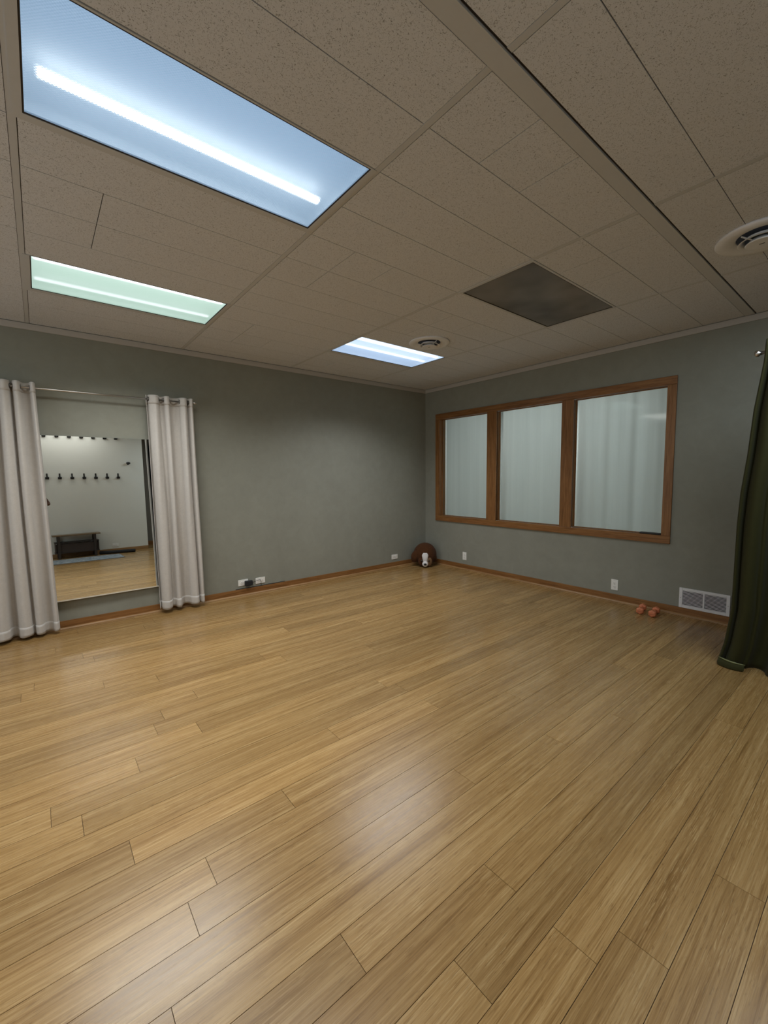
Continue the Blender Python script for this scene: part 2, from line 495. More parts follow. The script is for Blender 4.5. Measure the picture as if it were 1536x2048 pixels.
# ------------------------------------------------------------------ interior window
win = bpy.data.objects.new('window_1', None); col.objects.link(win); win['kind'] = 'structure'
win.location = (0, (WY0 + WY1) / 2, WZ0)
def wpart(name, bm, mat, parent=win):
    bmesh.ops.translate(bm, vec=-win.location, verts=bm.verts[:])
    return part(name, bm, mat, parent)
FX = -.019
bm = B(((FX, WY0, OZ1), (.001, WY1, WZ1)), bevel=.003); wpart('head_casing', bm, M['oakY'])
bm = B(((FX, WY0, WZ0), (.001, WY1, OZ0)), bevel=.003); wpart('sill_casing', bm, M['oakY'])
bm = B(((FX, WY0, OZ0), (.001, OP[0][0], OZ1)), bevel=.003); wpart('side_casing', bm, M['oakZ'])
bm = B(((FX, OP[2][1], OZ0), (.001, WY1, OZ1)), bevel=.003); wpart('side_casing', bm, M['oakZ'])
for (a, b) in ((OP[0][1], OP[1][0]), (OP[1][1], OP[2][0])):
    bm = B(((FX, a, OZ0), (.001, b, OZ1)), ((.001, a - .012, OZ0), (.10, b + .012, OZ1)), bevel=.003); wpart('mullion', bm, M['oakZ'])
GX = .062
for (a, b) in OP:
    bm = B(((.0, a + .001, OZ0 - .015), (.118, a + .017, OZ1 + .015)) if a == OP[0][0] else ((.02, a, OZ0), (.05, a + .002, OZ1)),
           ((.0, b - .017, OZ0 - .015), (.118, b - .001, OZ1 + .015)) if b == OP[2][1] else ((.02, b - .002, OZ0), (.05, b, OZ1)),
           ((.001, a, OZ1 + .002), (.118, b, OZ1 + .017)), ((.001, a, OZ0 - .016), (.118, b, OZ0 - .002)))
    fr = wpart('jamb', bm, M['oakZ'])
    # slim stop bead round each pane
    s = .010
    bm = B(((GX - .014, a, OZ0), (GX - .004, a - s, OZ1)), ((GX - .014, b, OZ0), (GX - .004, b + s, OZ1)),
           ((GX - .014, a - s, OZ1 - s), (GX - .004, b + s, OZ1)), ((GX - .014, a - s, OZ0), (GX - .004, b + s, OZ0 + s)), bevel=.002)
    wpart('stop_bead', bm, M['oakZ'])
    bm = B(((GX, a, OZ0), (GX + .005, b, OZ1))); wpart('pane', bm, M['glass'])

def folded_sheet(x, y0, y1, z0, z1, amp, waves, n=140, m=10, seed=0, thick=.0015):
    rnd = random.Random(seed); bm = bmesh.new()
    ph = [rnd.uniform(0, 6.28) for _ in range(4)]
    rows = []
    for j in range(m + 1):
        z = z0 + (z1 - z0) * j / m; row = []
        for i in range(n + 1):
            u = i / n; y = y0 + (y1 - y0) * u
            d = amp * (math.sin(waves * 2 * PI * u + ph[0]) + .5 * math.sin(waves * 3.7 * PI * u + ph[1]) + .4 * math.sin(waves * .8 * PI * u + ph[2] + .3 * j / m))
            row.append(bm.verts.new((x + d, y, z)))
        rows.append(row)
    for a, b in zip(rows, rows[1:]):
        for i in range(n): bm.faces.new((a[i], a[i + 1], b[i + 1], b[i]))
    return bm
for k, (a, b) in enumerate(OP):
    o = link('sheer_curtain', folded_sheet(.20, a + .05, b - .05, .70, 2.32, (.004, .006, .008)[k], (2, 3, 4)[k], seed=k + 2), M['sheer'], smooth=True)
    tag(o, ('sheer white curtain behind the leftmost, narrowest window pane', 'sheer white curtain behind the middle window pane',
            'sheer white curtain with soft stripes behind the rightmost window pane')[k], 'curtain', 'sheer curtains behind the window')
    r = link('sheer_curtain_rod', tube(bmesh.new(), [(.20, a + .055, 2.325), (.20, b - .055, 2.325)], .006), M['white_plastic'], smooth=True)
    tag(r, ('thin white rod carrying the sheer behind the left pane', 'thin white rod carrying the sheer behind the middle pane',
            'thin white rod carrying the sheer behind the right pane')[k], 'curtain rod', 'rods of the sheer curtains')
o = link('door_stop_bar', B(((-.004, -3.12, OZ0 + .001), (.040, -3.312, OZ0 + .018)), bevel=.004), M['black'])
tag(o, 'small black bar lying on the sill at the right window corner', 'bar')

# made-up window with a glowing pane, added behind the camera to light the room
w2 = bpy.data.objects.new('added_window', None); col.objects.link(w2); w2['kind'] = 'structure'; w2.location = (XL, -2.6, .8)
def w2part(name, bm, mat):
    bmesh.ops.translate(bm, vec=-w2.location, verts=bm.verts[:]); return part(name, bm, mat, w2)
w2part('casing', B(((XL - .10, -1.0, .8), (XL + .02, -1.09, 2.4)), ((XL - .10, -4.11, .8), (XL + .02, -4.2, 2.4)), ((XL - .10, -1.0, 2.32), (XL + .02, -4.2, 2.4)),
                   ((XL - .10, -1.0, .8), (XL + .02, -4.2, .88)), ((XL - .10, -2.56, .8), (XL + .01, -2.64, 2.4)), bevel=.003), M['oakZ'])
FILL = 2.2
w2part('pane', B(((XL - .06, -1.09, .88), (XL - .05, -4.11, 2.32))), emit('added_fill_pane', (.86, .95, 1.0), FILL))

# ------------------------------------------------------------------ ceiling lights
LAMP = dict(
    A=dict(lens=(-4.734, -3.563, -3.264, -2.702), label='large ceiling light nearest the camera, bluish lens with one bright tube',
           glow=(.13, .19, .265), s=1.0, tubes=[(-2.885, 1)], tcol=(.95, 1, 1), tl=1.12),
    Bq=dict(lens=(-4.730, -3.559, -1.439, -.877), label='greenish ceiling light above the mirror, bright white along one edge',
            glow=(.24, .33, .27), s=1.0, tubes=[(-1.365, 1), (-1.02, .25)], tcol=(1, .98, 1), tl=1.17),
    Cq=dict(lens=(-2.288, -1.117, -1.450, -.888), label='small-looking bluish white ceiling light near the corner beside a round vent',
            glow=(.21, .28, .39), s=1.0, tubes=[(-1.33, 1), (-1.12, .6)], tcol=(.95, .98, 1), tl=1.17),
    D=dict(lens=(-2.276, -1.112, -3.255, -2.686), label='ceiling light that is off, dark grey lens, above the wooden window',
           glow=None, s=0, tubes=[(-2.85, 0), (-3.1, 0)], tcol=(1, 1, 1), tl=1.17),
    K=dict(lens=(-4.734, -3.563, -5.99, -5.43), label='ceiling light behind the photographer close to the hook wall', glow=(1, .98, .95), s=1, tubes=[], tl=1.1, tcol=(1, 1, 1)),
    E=dict(lens=(-2.285, -1.115, -5.075, -4.515), label='ceiling light just outside the right picture edge above the olive curtain', glow=(.80, .92, 1), s=1, tubes=[], tl=1.1, tcol=(1, 1, 1)),
    F=dict(lens=(-7.18, -6.01, -1.42, -.855), label='added fill ceiling light behind the camera beside the left wall', glow=(1, .97, .92), s=1, tubes=[], tl=1.1, tcol=(1, 1, 1)),  # F, G and Hh are unseen lamps added to brighten the room
    G=dict(lens=(-7.18, -6.01, -3.25, -2.69), label='added fill ceiling light behind the camera in the middle of the room', glow=(1, .97, .92), s=1, tubes=[], tl=1.1, tcol=(1, 1, 1)),
    Hh=dict(lens=(-7.18, -6.01, -5.075, -4.515), label='added fill ceiling light behind the camera beside the back wall', glow=(1, .97, .92), s=1, tubes=[], tl=1.1, tcol=(1, 1, 1)),
)
STR = dict(E=9.5, K=2.9, F=3.2, G=2.2, Hh=2.0)      # lens radiance of the lamps outside the picture
AREA = dict(A=(11, (.95, .98, 1.0), 100), Bq=(17, (1, 1, .97), 136), Cq=(13.5, (.96, .98, 1.0), 126))
M['housing'] = plain('white_reflector', (.72, .74, .74), .45)
for key, L in LAMP.items():
    x0, x1, y0, y1 = L['lens']; cx0, cx1, cy0, cy1 = CELLS[key]
    cx, cy = (x0 + x1) / 2, (y0 + y1) / 2
    t = thing('ceiling_light', L['label'], 'ceiling light', (cx, cy, H), group='recessed ceiling light troffers')
    def loc(bm): bmesh.ops.translate(bm, vec=-Vector((cx, cy, H)), verts=bm.verts[:]); return bm
    e = .0012
    fr = B(((cx0 + e, y1, H - .003), (cx1 - e, cy1 - e, H + .010)), ((cx0 + e, cy0 + e, H - .003), (cx1 - e, y0, H + .010)),
           ((cx0 + e, y0, H - .003), (x0, y1, H + .010)), ((x1, y0, H - .003), (cx1 - e, y1, H + .010)))
    part('frame', loc(fr), M['tee'], t)
    # dark reveal between flange and lens
    rv = .006
    rb = B(((x0, y1 - rv, H - .0015), (x1, y1, H + .012)), ((x0, y0, H - .0015), (x1, y0 + rv, H + .012)),
           ((x0, y0 + rv, H - .0015), (x0 + rv, y1 - rv, H + .012)), ((x1 - rv, y0 + rv, H - .0015), (x1, y1 - rv, H + .012)))
    part('reveal', loc(rb), M['gap'] if key not in STR else M['tee'], t)
    hz = H + .125
    hb = B(((cx0 + .004, cy0 + .004, H + .0105), (cx0 + .006, cy1 - .004, hz)), ((cx1 - .006, cy0 + .004, H + .0105), (cx1 - .004, cy1 - .004, hz)),
           ((cx0 + .006, cy0 + .004, H + .0105), (cx1 - .006, cy0 + .006, hz)), ((cx0 + .006, cy1 - .006, H + .0105), (cx1 - .006, cy1 - .004, hz)),
           ((cx0 + .004, cy0 + .004, hz), (cx1 - .004, cy1 - .004, hz + .003)))
    part('housing', loc(hb), M['housing'], t)
    if key in STR: lm = emit('bright_lens_' + key.lower(), L['glow'], STR[key])
    elif L['glow']: lm = mat_lens('lit_prismatic_lens_' + key.lower(), L['glow'], L['s'])
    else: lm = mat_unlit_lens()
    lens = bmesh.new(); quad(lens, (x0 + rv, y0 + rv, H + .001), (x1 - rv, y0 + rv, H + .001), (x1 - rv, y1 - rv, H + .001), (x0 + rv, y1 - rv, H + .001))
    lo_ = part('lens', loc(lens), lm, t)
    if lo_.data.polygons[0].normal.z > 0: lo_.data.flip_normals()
    for ty, on in L['tubes']:
        tb = tube(bmesh.new(), [(cx - L['tl'] / 2 + .02, ty, H + .06), (cx + L['tl'] / 2 - .02, ty, H + .06)], .019, 16)
        part('tube', loc(tb), emit('fluorescent_tube', L['tcol'], 2.3 * on) if on else M['white_plastic'], t, True)
    if key in AREA:
        w, c, spr = AREA[key]
        ld = bpy.data.lights.new('troffer_light', 'AREA'); ld.shape = 'RECTANGLE'; ld.size = x1 - x0 - .02; ld.size_y = y1 - y0 - .02
        ld.energy = w; ld.color = c; ld.spread = math.radians(spr)
        lo = bpy.data.objects.new('troffer_light', ld); col.objects.link(lo); lo.location = (cx, cy, H - .006)

# office lamp
t = thing('office_ceiling_light', 'ceiling light in the office behind the window', 'ceiling light', (1.1, -1.9, 2.60))
part('lens', B(((-.3, -1.2, -.03), (.3, 1.2, -.024))), emit('office_lens', (.92, .96, .95), 4.7), t)
part('frame', B(((-.33, -1.23, -.022), (.33, 1.23, 0))), M['vent_paint'], t)

# ------------------------------------------------------------------ round ceiling diffusers
def diffuser(x, y, r, label):
    t = thing('ceiling_vent', label, 'vent', (x, y, H), group='round ceiling air diffusers')
    k = r / .21
    part('outer_cone', lathe(bmesh.new(), [(.205 * k, -.0005), (.21 * k, -.008), (.203 * k, -.016), (.155 * k, -.020), (.118 * k, -.004), (.113 * k, -.002), (.15 * k, -.012), (.19 * k, -.006)], 64), M['vent_paint'], t, True)
    part('throat', lathe(bmesh.new(), [(.125 * k, -.0012), (.0, -.0012)], 48), M['duct'], t)
    part('middle_ring', lathe(bmesh.new(), [(.107 * k, -.034), (.100 * k, -.036), (.076 * k, -.014), (.080 * k, -.012)], 64), M['vent_paint'], t, True)
    ic = lathe(bmesh.new(), [(.074 * k, -.044), (.070 * k, -.047), (.0, -.047)], 64)
    lathe2 = lathe(bmesh.new(), [(.074 * k, -.044), (.05 * k, -.02), (.02 * k, -.004)], 48)
    me = bpy.data.meshes.new('tmp'); lathe2.to_mesh(me); lathe2.free(); ic.from_mesh(me); bpy.data.meshes.remove(me)
    c = part('inner_cone', ic, M['vent_paint'], t, False)
    part('damper_slot', B(((-.003, -.012, -.0485), (.003, .012, -.0468))), M['slot'], c)
    for q in range(3):
        a = q * 2 * PI / 3 + .4
        part('bracket', tube(bmesh.new(), [(.06 * k * math.cos(a), .06 * k * math.sin(a), -.028), (.12 * k * math.cos(a), .12 * k * math.sin(a), -.014)], .004, 6), M['vent_paint'], t)
    return t
diffuser(*VENTS[0], 'small-looking round ceiling air vent beside the lit lamp near the corner')
diffuser(*VENTS[1], 'large round ceiling air vent cut by the right picture edge')

# ------------------------------------------------------------------ curtains
def fold(u, segs):
    for a, b, h in segs:
        if u <= b: return h * max(0.0, math.sin(PI * min(1, max(0, (u - a) / (b - a))))) ** .62
    return 0.0

def hang(P, segs, amp, wf, zt, zb, n=260, m=40, seed=1, s0=0.0, s1=1.0, lift=.004):
    """bmesh of a gathered panel: P(along, out, z) places it, wf(s) gives the two side edges"""
    bm = bmesh.new(); rows = []
    for j in range(m + 1):
        s = s0 + (s1 - s0) * j / m; xa, xb = wf(s); row = []
        for i in range(n + 1):
            u = i / n
            uu = min(1, max(0, u + .022 * s * math.sin(6.3 * u + 2.6 * s + seed) * math.sin(PI * u)))
            d = fold(uu, segs) * amp * (1 + .22 * s * math.sin(9 * u + seed)) + .007 * s * math.sin(17 * u + 4 * s + seed) + .003 * math.sin(40 * u + 7 * s)
            z = zt + (zb - zt) * s + (lift * math.sin(23 * u + seed) if s > .999 else 0)
            row.append(bm.verts.new(P(xa + (xb - xa) * u, d, z)))
        rows.append(row)
    for a, b in zip(rows, rows[1:]):
        for i in range(n): bm.faces.new((a[i], a[i + 1], b[i + 1], b[i]))
    return bm

ROD_Y, ROD_Z = -.100, 2.150
rod = thing('curtain_rod', 'brushed nickel curtain rod above the wall mirror', 'curtain rod', (-4.6, ROD_Y, ROD_Z))
part('pole', tube(bmesh.new(), [(-1.3, 0, 0), (1.125, 0, 0)], .0085, 16), M['steel'], rod, True)
f = lathe(bmesh.new(), [(.0, .034), (.007, .033), (.011, .027), (.012, .010), (.009, .006), (.009, 0), (.0, 0)], 20, Matrix.Translation((1.12, 0, 0)) @ Matrix.Rotation(PI / 2, 4, 'Y'))
part('finial', f, M['steel'], rod, True)
for bx in (-1.05, 1.10):
    b = B(((bx - .005, .008, -.005), (bx + .005, -ROD_Y - .004, .005)), bevel=.001)
    br = part('bracket', b, M['steel'], rod)
    part('wall_plate', B(((bx - .014, -ROD_Y - .006, -.030), (bx + .014, -ROD_Y - .0005, .030)), bevel=.002), M['steel'], br)
    part('ring', torus(bmesh.new(), (bx, 0, 0), .012, .004), M['steel'], br, True)

def linen_panel(label, xa0, xb0, xa1, xb1, zt, zb, segs, seed):
    ctr = Vector(((xa0 + xb0) / 2, ROD_Y, zb))
    t = thing('linen_curtain', label, 'curtain', ctr, group='beige linen curtains beside the mirror')
    wf = lambda s: (xa0 + (xa1 - xa0) * s, xb0 + (xb1 - xb0) * s)
    P = lambda x, d, z: Vector((x, ROD_Y - d, z)) - ctr
    o = part('panel', hang(P, segs, .046, wf, zt, zb, seed=seed), M['linen'], t, True)
    md = o.modifiers.new('thick', 'SOLIDIFY'); md.thickness = .002; md.offset = 0
    L = zt - zb
    for nm, a, b in (('hem', 1 - .085 / L, 1.0), ('header_band', 0.0, .085 / L)):
        h = part(nm, hang(P, segs, .046, wf, zt, zb, m=4, seed=seed, s0=a, s1=b), M['linen'], t, True)
        md = h.modifiers.new('thick', 'SOLIDIFY'); md.thickness = .0055; md.offset = 0
    for (a, b, h), (c, d, k) in zip(segs, segs[1:]):
        if h * k < 0:
            part('grommet', torus(bmesh.new(), P(xa0 + (xb0 - xa0) * b, 0, ROD_Z), .019, .0045, 'X'), M['grommet'], t, True)
    return t
linen_panel('beige linen grommet curtain left of the mirror, cut by the left picture edge', -5.36, -4.748, -5.42, -4.704, 2.192, .030,
            [(0, .11, 1), (.11, .20, -1), (.20, .33, 1), (.33, .42, -1), (.42, .55, 1), (.55, .62, -1), (.62, .733, 1), (.733, .765, -.9), (.765, .844, 1), (.844, .945, -1), (.945, 1, 1)], 3)
linen_panel('beige linen grommet curtain hanging right of the mirror', -3.912, -3.486, -3.885, -3.455, 2.188, .045,
            [(0, .045, -.9), (.045, .26, 1), (.26, .36, -.8), (.36, .48, 1), (.48, .70, -1), (.70, .865, 1), (.865, .905, -.6), (.905, 1, .8)], 8)

# ------------------------------------------------------------------ olive curtain on the right
RX, RZ = -1.0, 2.165
t = thing('olive_curtain_rod', 'metal curtain rod with rounded end carrying the olive curtain', 'curtain rod', (RX, -4.16, RZ))
part('pole', tube(bmesh.new(), [(0, .0, 0), (0, -1.425, 0)], .013, 16), M['steel'], t, True)
part('finial', lathe(bmesh.new(), [(0, .035), (.012, .033), (.021, .024), (.022, .010), (.014, .004), (.014, -.004), (0, -.004)], 20, Matrix.Rotation(-PI / 2, 4, 'X')), M['steel'], t, True)
part('bracket', B(((-.008, -.70, .0), (.008, -.684, H - RZ - .001)), ((-.03, -.72, H - RZ - .006), (.03, -.664, H - RZ - .0005)), bevel=.002), M['steel'], t)
part('bracket', B(((-.03, -1.44, -.03), (.03, -1.425, .03)), bevel=.002), M['steel'], t)
ol = thing('olive_curtain', 'dark olive velvet curtain pooling on the floor at right picture edge', 'curtain', (RX, -4.16, 0))
EDGE = [(0, -4.182), (.06, -4.178), (.2, -4.142), (.33, -4.124), (.45, -4.099), (.55, -4.090), (.68, -4.089), (.82, -4.088), (.93, -4.060), (1, -4.025)]
def lerp_edge(s):
    for (a, ya), (b, yb) in zip(EDGE, EDGE[1:]):
        if s <= b: return ya + (yb - ya) * (s - a) / (b - a)
    return EDGE[-1][1]
OSEG = [(0, .020, .55), (.020, .032, -.45), (.032, .105, 1), (.105, .125, .2), (.125, .20, -1), (.20, .28, .9), (.28, .37, -1)]
k = .37
while k < .98:
    OSEG += [(k, k + .08, 1), (k + .08, min(1, k + .16), -1)]; k += .16
def owf(s): return (lerp_edge(s) + 4.16, -5.45 + .05 * s + 4.16)
o = part('panel', hang(lambda y, d, z: Vector((-d, y, z)), OSEG, .060, owf, 2.245, .003, n=320, m=60, seed=5, lift=0), M['velvet'], ol, True)
md = o.modifiers.new('thick', 'SOLIDIFY'); md.thickness = .002; md.offset = 0
hem = bmesh.new()          # front corner of the hem, turned up and resting on the floor
rows = []
for k in range(13):
    t_ = k / 12
    bx = -.062 - .028 * math.sin(PI * t_ * .9); y = .120 - .150 * t_
    rows.append([hem.verts.new(p) for p in ((bx + .034, y - .004, .056 - .012 * t_), (bx + .014, y - .002, .054 - .010 * t_), (bx + .004, y, .040), (bx - .003, y, .020), (bx - .004, y, .004))])
for a, b in zip(rows, rows[1:]):
    for q in range(4): hem.faces.new((a[q], a[q + 1], b[q + 1], b[q]))
h = part('turned_hem', hem, M['velvet'], ol, True)
md = h.modifiers.new('thick', 'SOLIDIFY'); md.thickness = .003; md.offset = 0
md = h.modifiers.new('sub', 'SUBSURF'); md.levels = 1; md.render_levels = 2
eb = bmesh.new(); tube(eb, [(-.062 - .028 * math.sin(PI * k / 12 * .9) + .012, .118 - .150 * k / 12, .057 - .011 * k / 12) for k in range(13)], [.002 + .0045 * math.sin(PI * k / 12) for k in range(13)], 8)
part('hem_binding', eb, plain('olive_satin', (.17, .18, .075), .4), ol, True)
for (a, b, h_), (c, d, k_) in zip(OSEG, OSEG[1:]):
    if h_ * k_ < 0 and b > .03:
        part('grommet', torus(bmesh.new(), (0, owf(.04)[0] + (owf(.04)[1] - owf(.04)[0]) * b, RZ), .026, .005, 'Y'), M['steel'], ol, True)

# ------------------------------------------------------------------ mirror (leans very slightly off the wall)
mi = thing('wall_mirror', 'large frameless wall mirror between the two linen curtains', 'mirror', (-4.3, -.0265, 1.0), (0, 0, 0))
a_, b_ = math.radians(.70), math.radians(1.06)
nrm = Vector((math.sin(a_) * math.cos(b_), -math.cos(a_) * math.cos(b_), math.sin(b_)))
tx = Vector((math.cos(a_), math.sin(a_), 0)); tz = tx.cross(-nrm).normalized()
if tz.z < 0: tz = -tz
mm = Matrix((( tx.x, -nrm.x, tz.x), (tx.y, -nrm.y, tz.y), (tx.z, -nrm.z, tz.z))).to_4x4()
mi.rotation_euler = mm.to_euler()
part('silvered_glass', B(((-.55, 0, -.722), (.50, .005, .764))), M['mirror'], mi)
part('bottom_channel', B(((-.55, -.003, -.732), (.50, .008, -.7222)), bevel=.001), plain('pale_mirror_channel', (.70, .66, .56), .4), mi)

# ------------------------------------------------------------------ outlets
def outlet(label, loc, rz, horizontal, group='white wall outlets'):
    """faces local -Y"""
    t = thing('wall_outlet', label, 'outlet', loc, (0, 0, rz), group)
    w, h = (.118, .071) if horizontal else (.071, .116)
    part('cover_plate', B(((-w / 2, -.006, -h / 2), (w / 2, -.0003, h / 2)), bevel=.002), M['white_plastic'], t)
    for s in (-1, 1):
        cx, cz = (s * .0195, 0) if horizontal else (0, s * .0195)
        rb = lathe(bmesh.new(), [(0, -.009), (.0155, -.009), (.0165, -.008), (.0165, -.005), (0, -.005)], 24, Matrix.Translation((cx, 0, cz)) @ Matrix.Rotation(-PI / 2, 4, 'X') @ Matrix.Scale(-1, 4, (0, 0, 1)))
        for v in rb.verts: v.co.y = -abs(v.co.y)
        rc = part('receptacle', rb, M['white_plastic'], t, False)
        sl = bmesh.new()
        for q in (-1, 1):
            if horizontal: box(sl, (cx - .005, -.0094, q * .006 - .001), (cx + .003, -.0088, q * .006 + .001))
            else: box(sl, (q * .006 - .001, -.0094, cz - .003), (q * .006 + .001, -.0088, cz + .005))
        if horizontal: box(sl, (cx + .006, -.0094, -.002), (cx + .010, -.0088, .002))
        else: box(sl, (-.002, -.0094, cz - .010), (.002, -.0088, cz - .006))
        part('slot', sl, M['slot'], rc)
    part('screw', lathe(bmesh.new(), [(0, .0075), (.003, .0072), (.003, .005)], 12, Matrix.Rotation(PI / 2, 4, 'X')), M['steel'], t)
    return t
outlet('white outlet on left wall holding the black power adapter', (-2.992, 0, .152), 0, True)
outlet('white outlet on left wall right of adapter, thin cable plugged in', (-2.783, 0, .145), 0, True)
outlet('white outlet low on left wall beside the brown plush ball', (-.661, 0, .157), 0, True)
outlet('white outlet low on right wall, near the corner plush ball', (0, -.811, .198), -PI / 2, False)
outlet('white outlet low on right wall, left of the orange dumbbells', (0, -2.897, .178), -PI / 2, False)
outlet('white outlet on the white hook wall, seen beyond bench in mirror', (-3.409, YB, .154), PI, True)

ad = thing('power_adapter', 'black power adapter plugged into the outlet', 'adapter', (-2.936, -.010, .142))
part('body', B(((-.044, -.042, -.029), (.044, 0, .029)), bevel=.006), M['black_rubber'], ad)
part('cord', tube(bmesh.new(), [(.044, -.022, 0), (.08, -.03, .012), (.125, -.026, .022), (.142, -.02, .020), (.150, -.0195, -.01), (.151, -.019, -.045), (.150, -.012, -.0578)], .0026, 8), M['black_rubber'], ad, True)
cb = bmesh.new()
pts = [(-3.085 + .02 * k, -.0065 - .0012 * math.sin(k * .9), .0817 + (.0012 * math.sin(k * .7) + .0012)) for k in range(32)]
o = link('cable', tube(cb, pts, .0034, 8), M['black_rubber'], smooth=True)
tag(o, 'thin black cable lying along the left baseboard top under outlets', 'cable')

# ------------------------------------------------------------------ return-air grille
gy0, gy1, gz0, gz1 = -3.496, -3.888, .079, .272
g = thing('air_grille', 'white louvered return air grille low on the right wall', 'vent', (0, (gy0 + gy1) / 2, gz0))
def gp(name, bm, mat, par=g): bmesh.ops.translate(bm, vec=-g.location, verts=bm.verts[:]); return part(name, bm, mat, par)
iy0, iy1, iz0, iz1 = gy0 - .027, gy1 + .027, gz0 + .026, gz1 - .026
gp('frame', B(((-.014, gy0, gz0), (-.0003, iy0, gz1)), ((-.014, iy1, gz0), (-.0003, gy1, gz1)), ((-.014, iy0, iz1), (-.0003, iy1, gz1)), ((-.014, iy0, gz0), (-.0003, iy1, iz0)), bevel=.002), M['vent_paint'])
ym = (iy0 + iy1) / 2
gp('center_bar', B(((-.013, ym + .006, iz0), (-.0003, ym - .006, iz1)), bevel=.001), M['vent_paint'])
gp('duct_back', B(((-.0016, iy0, iz0), (-.0004, iy1, iz1))), plain('grille_dark', (.02, .02, .03), .8))
for a, b in ((iy0, ym + .006), (ym - .006, iy1)):
    for k in range(12):
        z = iz0 + (iz1 - iz0) * (k + .5) / 12
        bm = bmesh.new(); box(bm, (-.0128, a, z - .0026), (-.0120, b, z + .0022)); quad(bm, (-.0121, a, z + .0020), (-.0121, b, z + .0020), (-.003, b, z - .0006), (-.003, a, z - .0006))
        gp('louver', bm, M['vent_paint'])
for y in (gy0 - .013, gy1 + .013):
    gp('screw', lathe(bmesh.new(), [(0, .003), (.004, .002), (.0045, 0)], 12, Matrix.Translation((-.0138, y, (gz0 + gz1) / 2)) @ Matrix.Rotation(-PI / 2, 4, 'Y')), M['steel'])

# ------------------------------------------------------------------ dumbbells
def dumbbell(label, p0, p1, roll):
    p0 = Vector(p0); p1 = Vector(p1); r = .036
    mid = (p0 + p1) / 2; ax = (p1 - p0); Lh = ax.length; ang = math.atan2(ax.y, ax.x)
    t = thing('dumbbell', label, 'dumbbell', (mid.x, mid.y, .0), (0, 0, ang), 'orange dumbbells by the baseboard')
    zc = r * .93
    b = tube(bmesh.new(), [(-Lh / 2, 0, zc), (-.02, 0, zc), (0, 0, zc), (.02, 0, zc), (Lh / 2, 0, zc)], [.0125, .014, .0155, .014, .0125], 16)
    part('handle', b, M['orange'], t, True)
    for s in (-1, 1):
        hb = bmesh.new(); prof = [(-.026, .55), (-.0235, .86), (-.016, 1), (.016, 1), (.0235, .86), (.026, .55)]
        rings = []
        for dx, k in prof:
            rings.append([hb.verts.new((s * Lh / 2 + dx, r * k * math.cos(PI / 6 + roll + q * PI / 3), zc + r * k * math.sin(PI / 6 + roll + q * PI / 3))) for q in range(6)])
        for a, c in zip(rings, rings[1:]):
            for q in range(6): hb.faces.new((a[q], a[(q + 1) % 6], c[(q + 1) % 6], c[q]))
        hb.faces.new(rings[0][::-1]); hb.faces.new(rings[-1])
        hd = part('head', hb, M['orange'], t)
        md = hd.modifiers.new('bev', 'BEVEL'); md.width = .004; md.segments = 3
        gb = bmesh.new(); box(gb, (s * Lh / 2 + s * .0262, -.018, zc - .006), (s * Lh / 2 + s * .0252, .018, zc - .002))
        part('groove', gb, M['orange_dark'], hd)
    return t
dumbbell('orange hand dumbbell, left one of the pair by the baseboard', (-.262, -3.246, .035), (-.125, -3.222, .035), 0)
dumbbell('orange hand dumbbell, right one of the pair, nearer the air grille', (-.272, -3.358, .035), (-.133, -3.345, .035), .0)

# ------------------------------------------------------------------ plush dog ball in the corner
pd = thing('plush_dog', 'round brown plush dog with white face in the corner', 'plush toy', (-.232, -.222, 0), (0, 0, math.radians(-44)))
# local -Y looks at the camera
part('body', ball(bmesh.new(), (0, 0, .176), .172, 40, 28, (1.02, .95, 1.02)), M['plush'], pd, True)
part('cheek', ball(bmesh.new(), (.052, -.135, .085), .060, 24, 16, (.9, .6, 1.2)), M['plush_tan'], pd, True)
part('cheek', ball(bmesh.new(), (-.062, -.13, .085), .055, 24, 16, (.8, .6, 1.2)), M['plush'], pd, True)
bl = bmesh.new()
rows = []
for k in range(9):
    u = k / 8; z = .222 - .142 * u; w = .056 * (1 - .46 * u) * (math.sin(PI * min(1, u * 2.2 + .28) / 2) if u < .35 else 1)
    row = []
    for q in range(7):
        x = w * (q / 3 - 1)
        zz = z
        yy = -.95 * math.sqrt(max(0, .172 ** 2 - (x / 1.02) ** 2 - ((zz - .176) / 1.02) ** 2)) - .010 - .016 * u - .006 * math.cos(PI * (q / 3 - 1) / 2)
        row.append(bl.verts.new((x, yy, zz)))
    rows.append(row)
for a, b in zip(rows, rows[1:]):
    for q in range(6): bl.faces.new((a[q], a[q + 1], b[q + 1], b[q]))
o = part('white_blaze', bl, M['plush_white'], pd, True); md = o.modifiers.new('thick', 'SOLIDIFY'); md.thickness = .012; md.offset = -1
part('muzzle', ball(bmesh.new(), (0, -.176, .056), .045, 28, 20, (1, .95, .98)), M['plush_white'], pd, True)
nz = bmesh.new(); ball(nz, (0, -.217, .058), .017, 20, 14, (1.25, .7, .95))
part('nose', nz, M['shiny_black'], pd, True)
for s in (-1, 1): part('eye', ball(bmesh.new(), (s * .056, -.182, .103), .012, 16, 12, (1, .7, 1)), M['shiny_black'], pd, True)
part('ear', ball(bmesh.new(), (-.150, -.075, .150), .088, 24, 18, (.72, .60, 1.05), Matrix.Rotation(math.radians(12), 4, 'Y')), M['plush'], pd, True)
part('ear', ball(bmesh.new(), (.150, -.02, .150), .075, 24, 18, (.35, .62, 1.05), Matrix.Rotation(math.radians(-12), 4, 'Y')), M['plush'], pd, True)

